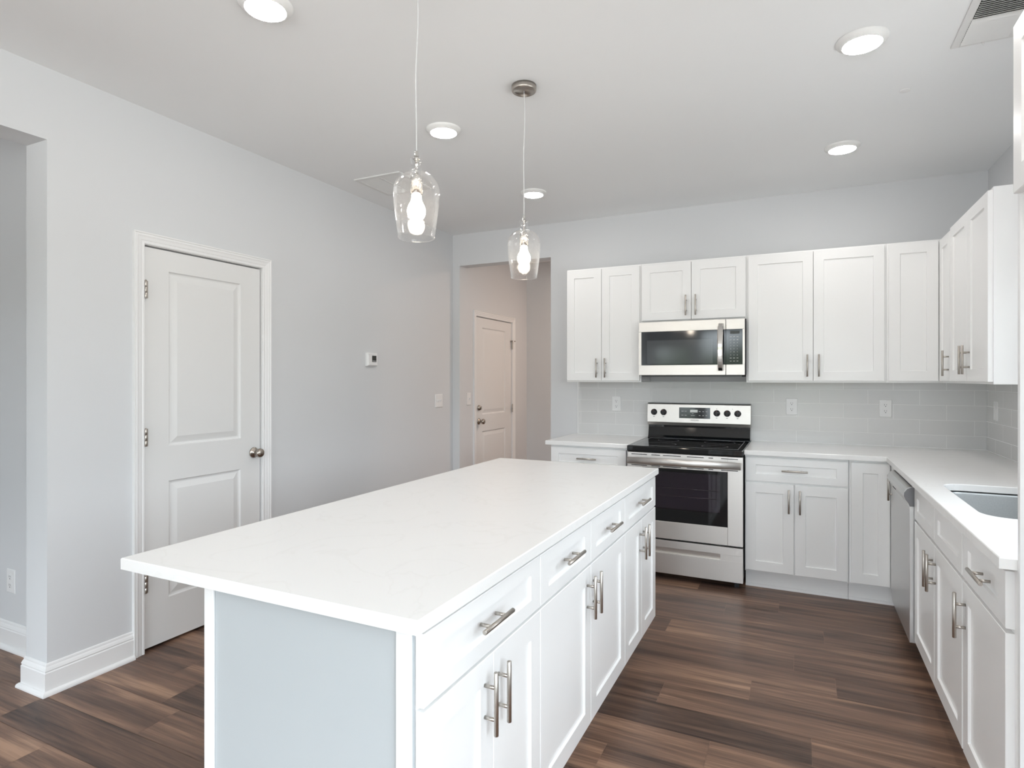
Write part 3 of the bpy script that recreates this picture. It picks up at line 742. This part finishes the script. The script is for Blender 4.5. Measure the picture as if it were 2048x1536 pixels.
MB().box(.650, .712, .0005, .0016, .290, .312).build('clock_screen', M['screen'], kp)
MB().box(.02, MW-.02, .02, .36, -.012, .004).build('vent_grille', M['black'], Q)

# ------------------------------------------------------------------ dishwasher (front faces -X)
D = thing('dishwasher', 'stainless steel dishwasher under the right countertop beside the corner', 'dishwasher', (.500, 4.004, 0), -PI/2)
DW = .604
MB().box(.004, DW-.004, .010, .590, .115, .872).box(.02, .05, .10, .14, 0, .115).box(DW-.05, DW-.02, .10, .14, 0, .115).box(.02, .05, .5, .54, 0, .115).box(DW-.05, DW-.02, .5, .54, 0, .115).build('tub', M['grey_plastic'], D)
MB().box(.002, DW-.002, -.020, .0095, .112, .768, .002).build('door', M['steel_v'], D)
prof = [(.0095, .860), (-.012, .862), (-.030, .852), (-.042, .834), (-.044, .816), (-.036, .797), (-.025, .782), (-.020, .7685), (.0095, .7685)]
mb = MB().prism(prof, 'X', .012, DW-.003); cp = mb.build('control_panel', M['steel_v'], D)
MB().prism([(.0095, .860), (-.012, .860), (-.030, .850), (-.0415, .833), (-.0432, .816), (-.0355, .797), (-.0245, .782), (-.0198, .7687), (.0095, .7687)], 'X', DW-.003, DW-.0005).build('end_cap', M['grey_plastic'], cp)
MB().box(.15, .245, -.0335, -.026, .788, .793).build('handle_slot', M['dark'], cp)
MB().box(.01, DW-.01, .055, .060, .005, .112).build('toe_panel', M['black'], D)

# ------------------------------------------------------------------ pendants
def pendant(label, x, y, drift):
    p = thing('pendant_light', label, 'pendant light', (x, y, ZC), 0, 'pendant lights over the island')
    MB().lathe([(0, -.0225), (.047, -.0225), (.0485, -.0255), (.052, -.0275), (.0555, -.0255), (.0575, -.0215), (.0575, -.0005), (0, -.0005)], seg=48).build('canopy', M['nickel'], p)
    pts = []
    for k in range(25):
        s = k/24; q = drift*math.sin(PI*2*s)*(1-s)+.004*math.sin(9*s)*s*(1-s)
        pts.append((q*.9, q*.4, -.022-s*(ZC-.022-2.1415)))
    MB().tube(pts, .0024, 8).build('cord', M['cord'], p)
    z = lambda h: h-ZC
    MB().lathe([(0, z(2.1425)), (.0055, z(2.1425)), (.0065, z(2.138)), (.0085, z(2.119)), (.0125, z(2.1185)), (.0125, z(2.1155)), (.006, z(2.1155)), (.006, z(2.066)), (.0175, z(2.060)), (.0205, z(2.052)), (.0205, z(2.000)), (0, z(2.000))], seg=28).build('socket', M['chrome'], p)
    O = [(.0207, 2.1158), (.0195, 2.108), (.0180, 2.100), (.0180, 2.080), (.0215, 2.0725), (.0310, 2.0690), (.0440, 2.0645), (.0560, 2.0550), (.0645, 2.0455), (.0700, 2.0370), (.0750, 2.0245), (.0773, 2.0120), (.0770, 1.992), (.0752, 1.9633), (.0722, 1.9385), (.0687, 1.913), (.0645, 1.882), (.0612, 1.8575), (.0620, 1.8550), (.0616, 1.8525), (.0600, 1.8515)]
    I = [(r-.0024, h) for r, h in O]
    pf = [(r, z(h)) for r, h in O]+[(r, z(h)) for r, h in I[::-1]]
    MB().lathe(pf, seg=64, closed=True).build('shade', M['shade'], p, label='clear seeded glass shade')
    B = [(.0125, 1.9995), (.0165, 1.995), (.0175, 1.980), (.0205, 1.971), (.0262, 1.962), (.0300, 1.950), (.0305, 1.941), (.0290, 1.930), (.0245, 1.921), (.0160, 1.9145), (.0001, 1.9115)]
    b = MB().lathe([(r, z(h)) for r, h in B], seg=32).build('bulb', M['bulb'], p, label='lit frosted bulb')
    return p
pendant('nearer clear glass pendant light over the island, cord leaving the picture at the top', -1.153, 1.649, .006)
pendant('farther clear glass pendant light over the island, with its round nickel canopy in view', -1.153, 2.511, .004)

# ------------------------------------------------------------------ ceiling lights
LX, LY = (-1.749, .229), (1.556, 2.757, 3.972)
LL = {(0, 0): 'round flush ceiling light at the top left, cut by the picture edge', (0, 1): 'round flush ceiling light left of the far pendant cord, middle of the left row',
      (0, 2): 'smallest round flush ceiling light, just right of the far pendant cord', (1, 1): 'round flush ceiling light at the upper right, near the air vent',
      (1, 2): 'round flush ceiling light above the wide wall cabinet', (1, 0): 'round flush ceiling light before the refrigerator cabinet, nearest on the right'}
first = None
for i, x in enumerate(LX):
    for j, y in enumerate(LY):
        if first is None:
            p = thing('ceiling_light', LL[i, j], 'ceiling light', (x, y, ZC), 0, 'flush ceiling lights')
            MB().lathe([(.0945, -.0005), (.0945, -.005), (.090, -.011), (.078, -.019), (.0735, -.0225), (.0715, -.0225), (.0715, -.0005)], seg=56, closed=True).build('trim_ring', M['ring'], p)
            MB().lathe([(.0713, -.019), (.0713, -.0225), (.060, -.0245), (.035, -.0258), (0, -.0262)], seg=48).build('lens', M['lens'], p, label='lit warm lens')
            first = p
        else:
            p = first.copy(); C.objects.link(p); p.location = (x, y, ZC); p['label'] = LL[i, j]
            for ch in first.children:
                k = ch.copy(); C.objects.link(k); k.parent = p
# small round cap
o = MB().lathe([(0, -.004), (.020, -.004), (.023, -.002), (.0235, -.0005), (0, -.0005)], seg=32).build('ceiling_disc', M['patch'], None, (.452, 3.33, ZC))
tag(o, 'small faint round disc on the ceiling between the two right ceiling lights', 'ceiling disc')

# ------------------------------------------------------------------ vents
v = thing('ceiling_vent', 'white ceiling air register with dark open louvres at the top right corner', 'vent', (.668, 2.775, ZC), 0, 'ceiling vents')
hx, hy = .105, .210
MB().box(-hx+.01, hx-.01, -hy+.01, hy-.01, -.0016, -.0004).build('duct', M['dark'], v)
mb = MB(); f = .028
for b_ in ((-hx, -hx+f, -hy, hy), (hx-f, hx, -hy, hy), (-hx+f, hx-f, -hy, -hy+f), (-hx+f, hx-f, hy-f, hy), (-hx+f, hx-f, -.004, .004)): mb.box(*b_, -.006, -.0003, .0012)
mb.build('frame', M['vent'], v)
def blades(y0, y1, ang, n, name):
    mb = MB()
    for k in range(n):
        y = y0+(k+.5)*(y1-y0)/n; L = .0066; c_, s_ = math.cos(ang)*L, math.sin(ang)*L
        mb.prism([(y-c_, -.009-s_), (y-c_+.0008, -.009-s_-.0006), (y+c_+.0008, -.009+s_-.0006), (y+c_, -.009+s_)], 'X', -hx+f, hx-f)
    return mb.build(name, M['vent'], v)
blades(.004, hy-f, math.radians(-38), 13, 'louvre_bank'); blades(-hy+f, -.004, math.radians(42), 13, 'louvre_bank')
MB().box(-.005, .005, hy-.022, hy-.012, -.014, -.006, .001).cyl((0, hy-.017, -.013), (0, hy-.017, -.022), .0025, seg=10).build('damper_lever', M['plastic'], v)
v = thing('ceiling_vent', 'square white return-air grille on the ceiling near the left wall, behind the near pendant', 'vent', (-2.550, 3.370, ZC), 0, 'ceiling vents')
h = .190; f = .026
mb = MB()
for b_ in ((-h, -h+f, -h, h), (h-f, h, -h, h), (-h+f, h-f, -h, -h+f), (-h+f, h-f, h-f, h), (-.008, .008, -h+f, h-f)): mb.box(*b_, -.010, -.0003, .002)
mb.build('frame', M['vent'], v)
MB().box(-h+f, h-f, -h+f, h-f, -.0012, -.0005).build('duct', M['grey_plastic'], v)
mb = MB()
for k in range(22):
    y = -h+f+(k+.5)*(2*h-2*f)/22
    for x0, x1 in ((-h+f, -.008), (.008, h-f)): mb.prism([(y-.0065, -.0015), (y-.0055, -.0015), (y+.006, -.0080), (y+.005, -.0080)], 'X', x0, x1)
mb.build('louvres', M['vent'], v)

# ------------------------------------------------------------------ wall devices (front faces local -y)
def outlet(label, loc, rz):
    o = thing('wall_outlet', label, 'outlet', loc, rz, 'wall outlets')
    MB().rings([(-.0385, .0385, -.0605, .0605, 0), (-.0385, .0385, -.0605, .0605, -.003), (-.035, .035, -.057, .057, -.006)]).build('cover_plate', M['plastic'], o)
    for z in (-.0215, .0215):
        pts = [(.0165*math.cos(a_), z+max(-.0135, min(.0135, .0175*math.sin(a_)))) for a_ in [2*PI*k/28 for k in range(28)]]
        r = MB().prism(pts, 'Y', -.0055, -.0085).build('receptacle', M['plastic'], o)
        MB().box(-.0075, -.0052, -.0089, -.0084, z-.001, z+.0085).box(.0052, .0072, -.0089, -.0084, z, z+.0075).cyl((0, -.0089, z-.0075), (0, -.0084, z-.0075), .003, seg=10).build('slots', M['slot'], r)
    return o
outlet('white outlet on the tile left of the range', (-1.3695, YB-.0093, 1.1755), 0)
outlet('white outlet on the tile just right of the range, under the wide wall cabinet', (-.0475, YB-.0093, 1.178), 0)
outlet('white outlet on the tile near the room corner, under the corner wall cabinet', (.5415, YB-.0093, 1.177), 0)
outlet('white outlet low on the wall seen through the left opening', (-3.640, 1.6297, .345), 0)
def switch(label, loc, rz, n, rocker=False):
    o = thing('light_switch', label, 'light switch', loc, rz, 'light switches')
    hw = .0385+(n-1)*.023
    MB().rings([(-hw, hw, -.0605, .0605, 0), (-hw, hw, -.0605, .0605, -.003), (-hw+.0035, hw-.0035, -.057, .057, -.006)]).build('cover_plate', M['plastic'], o)
    for k in range(n):
        x = (k-(n-1)/2)*.046
        if rocker: MB().prism([(-.005, -.033), (-.0075, -.033), (-.0095, 0), (-.0105, .033), (-.005, .033)], 'X', x-.0165, x+.0165).build('rocker', M['plastic'], o)
        else: MB().prism([(-.005, -.012), (-.006, -.012), (-.019, .004), (-.018, .011), (-.006, .012), (-.005, .012)], 'X', x-.005, x+.005).build('toggle', M['plastic'], o)
    return o
switch('white double toggle switch on the left wall near the hall opening', (XL+.0003, 4.593, 1.1805), PI/2, 2)
switch('white toggle switch inside the hall, beside the hall door', (-2.908+.0003, 5.035, 1.185), PI/2, 1)
switch('white rocker switch on the right-wall tile beyond the sink', (XR-.0093, 4.618, 1.1815), -PI/2, 1, True)
t = thing('thermostat', 'small square white thermostat with a dark screen on the left wall', 'thermostat', (XL+.0003, 3.635, 1.531), PI/2)
MB().rings([(-.060, .060, -.052, .050, 0), (-.061, .061, -.053, .051, -.012), (-.058, .058, -.050, .048, -.020), (-.050, .050, -.042, .042, -.026)]).build('body', M['plastic'], t)
MB().box(-.012, .038, -.0275, -.0255, -.020, .028).build('screen', M['screen'], t)
MB().box(-.010, .036, -.0280, -.0274, -.014, -.011).build('screen_line', M['print'], t)

# ------------------------------------------------------------------ hall lamp (out of sight above the header)
d = bpy.data.lights.new('hall_lamp', 'AREA'); d.shape = 'DISK'; d.size = .2; d.energy = 16; d.color = (1, .78, .64)
o = bpy.data.objects.new('hall_lamp', d); C.objects.link(o); o.location = (-1.20, 5.95, ZC-.03)
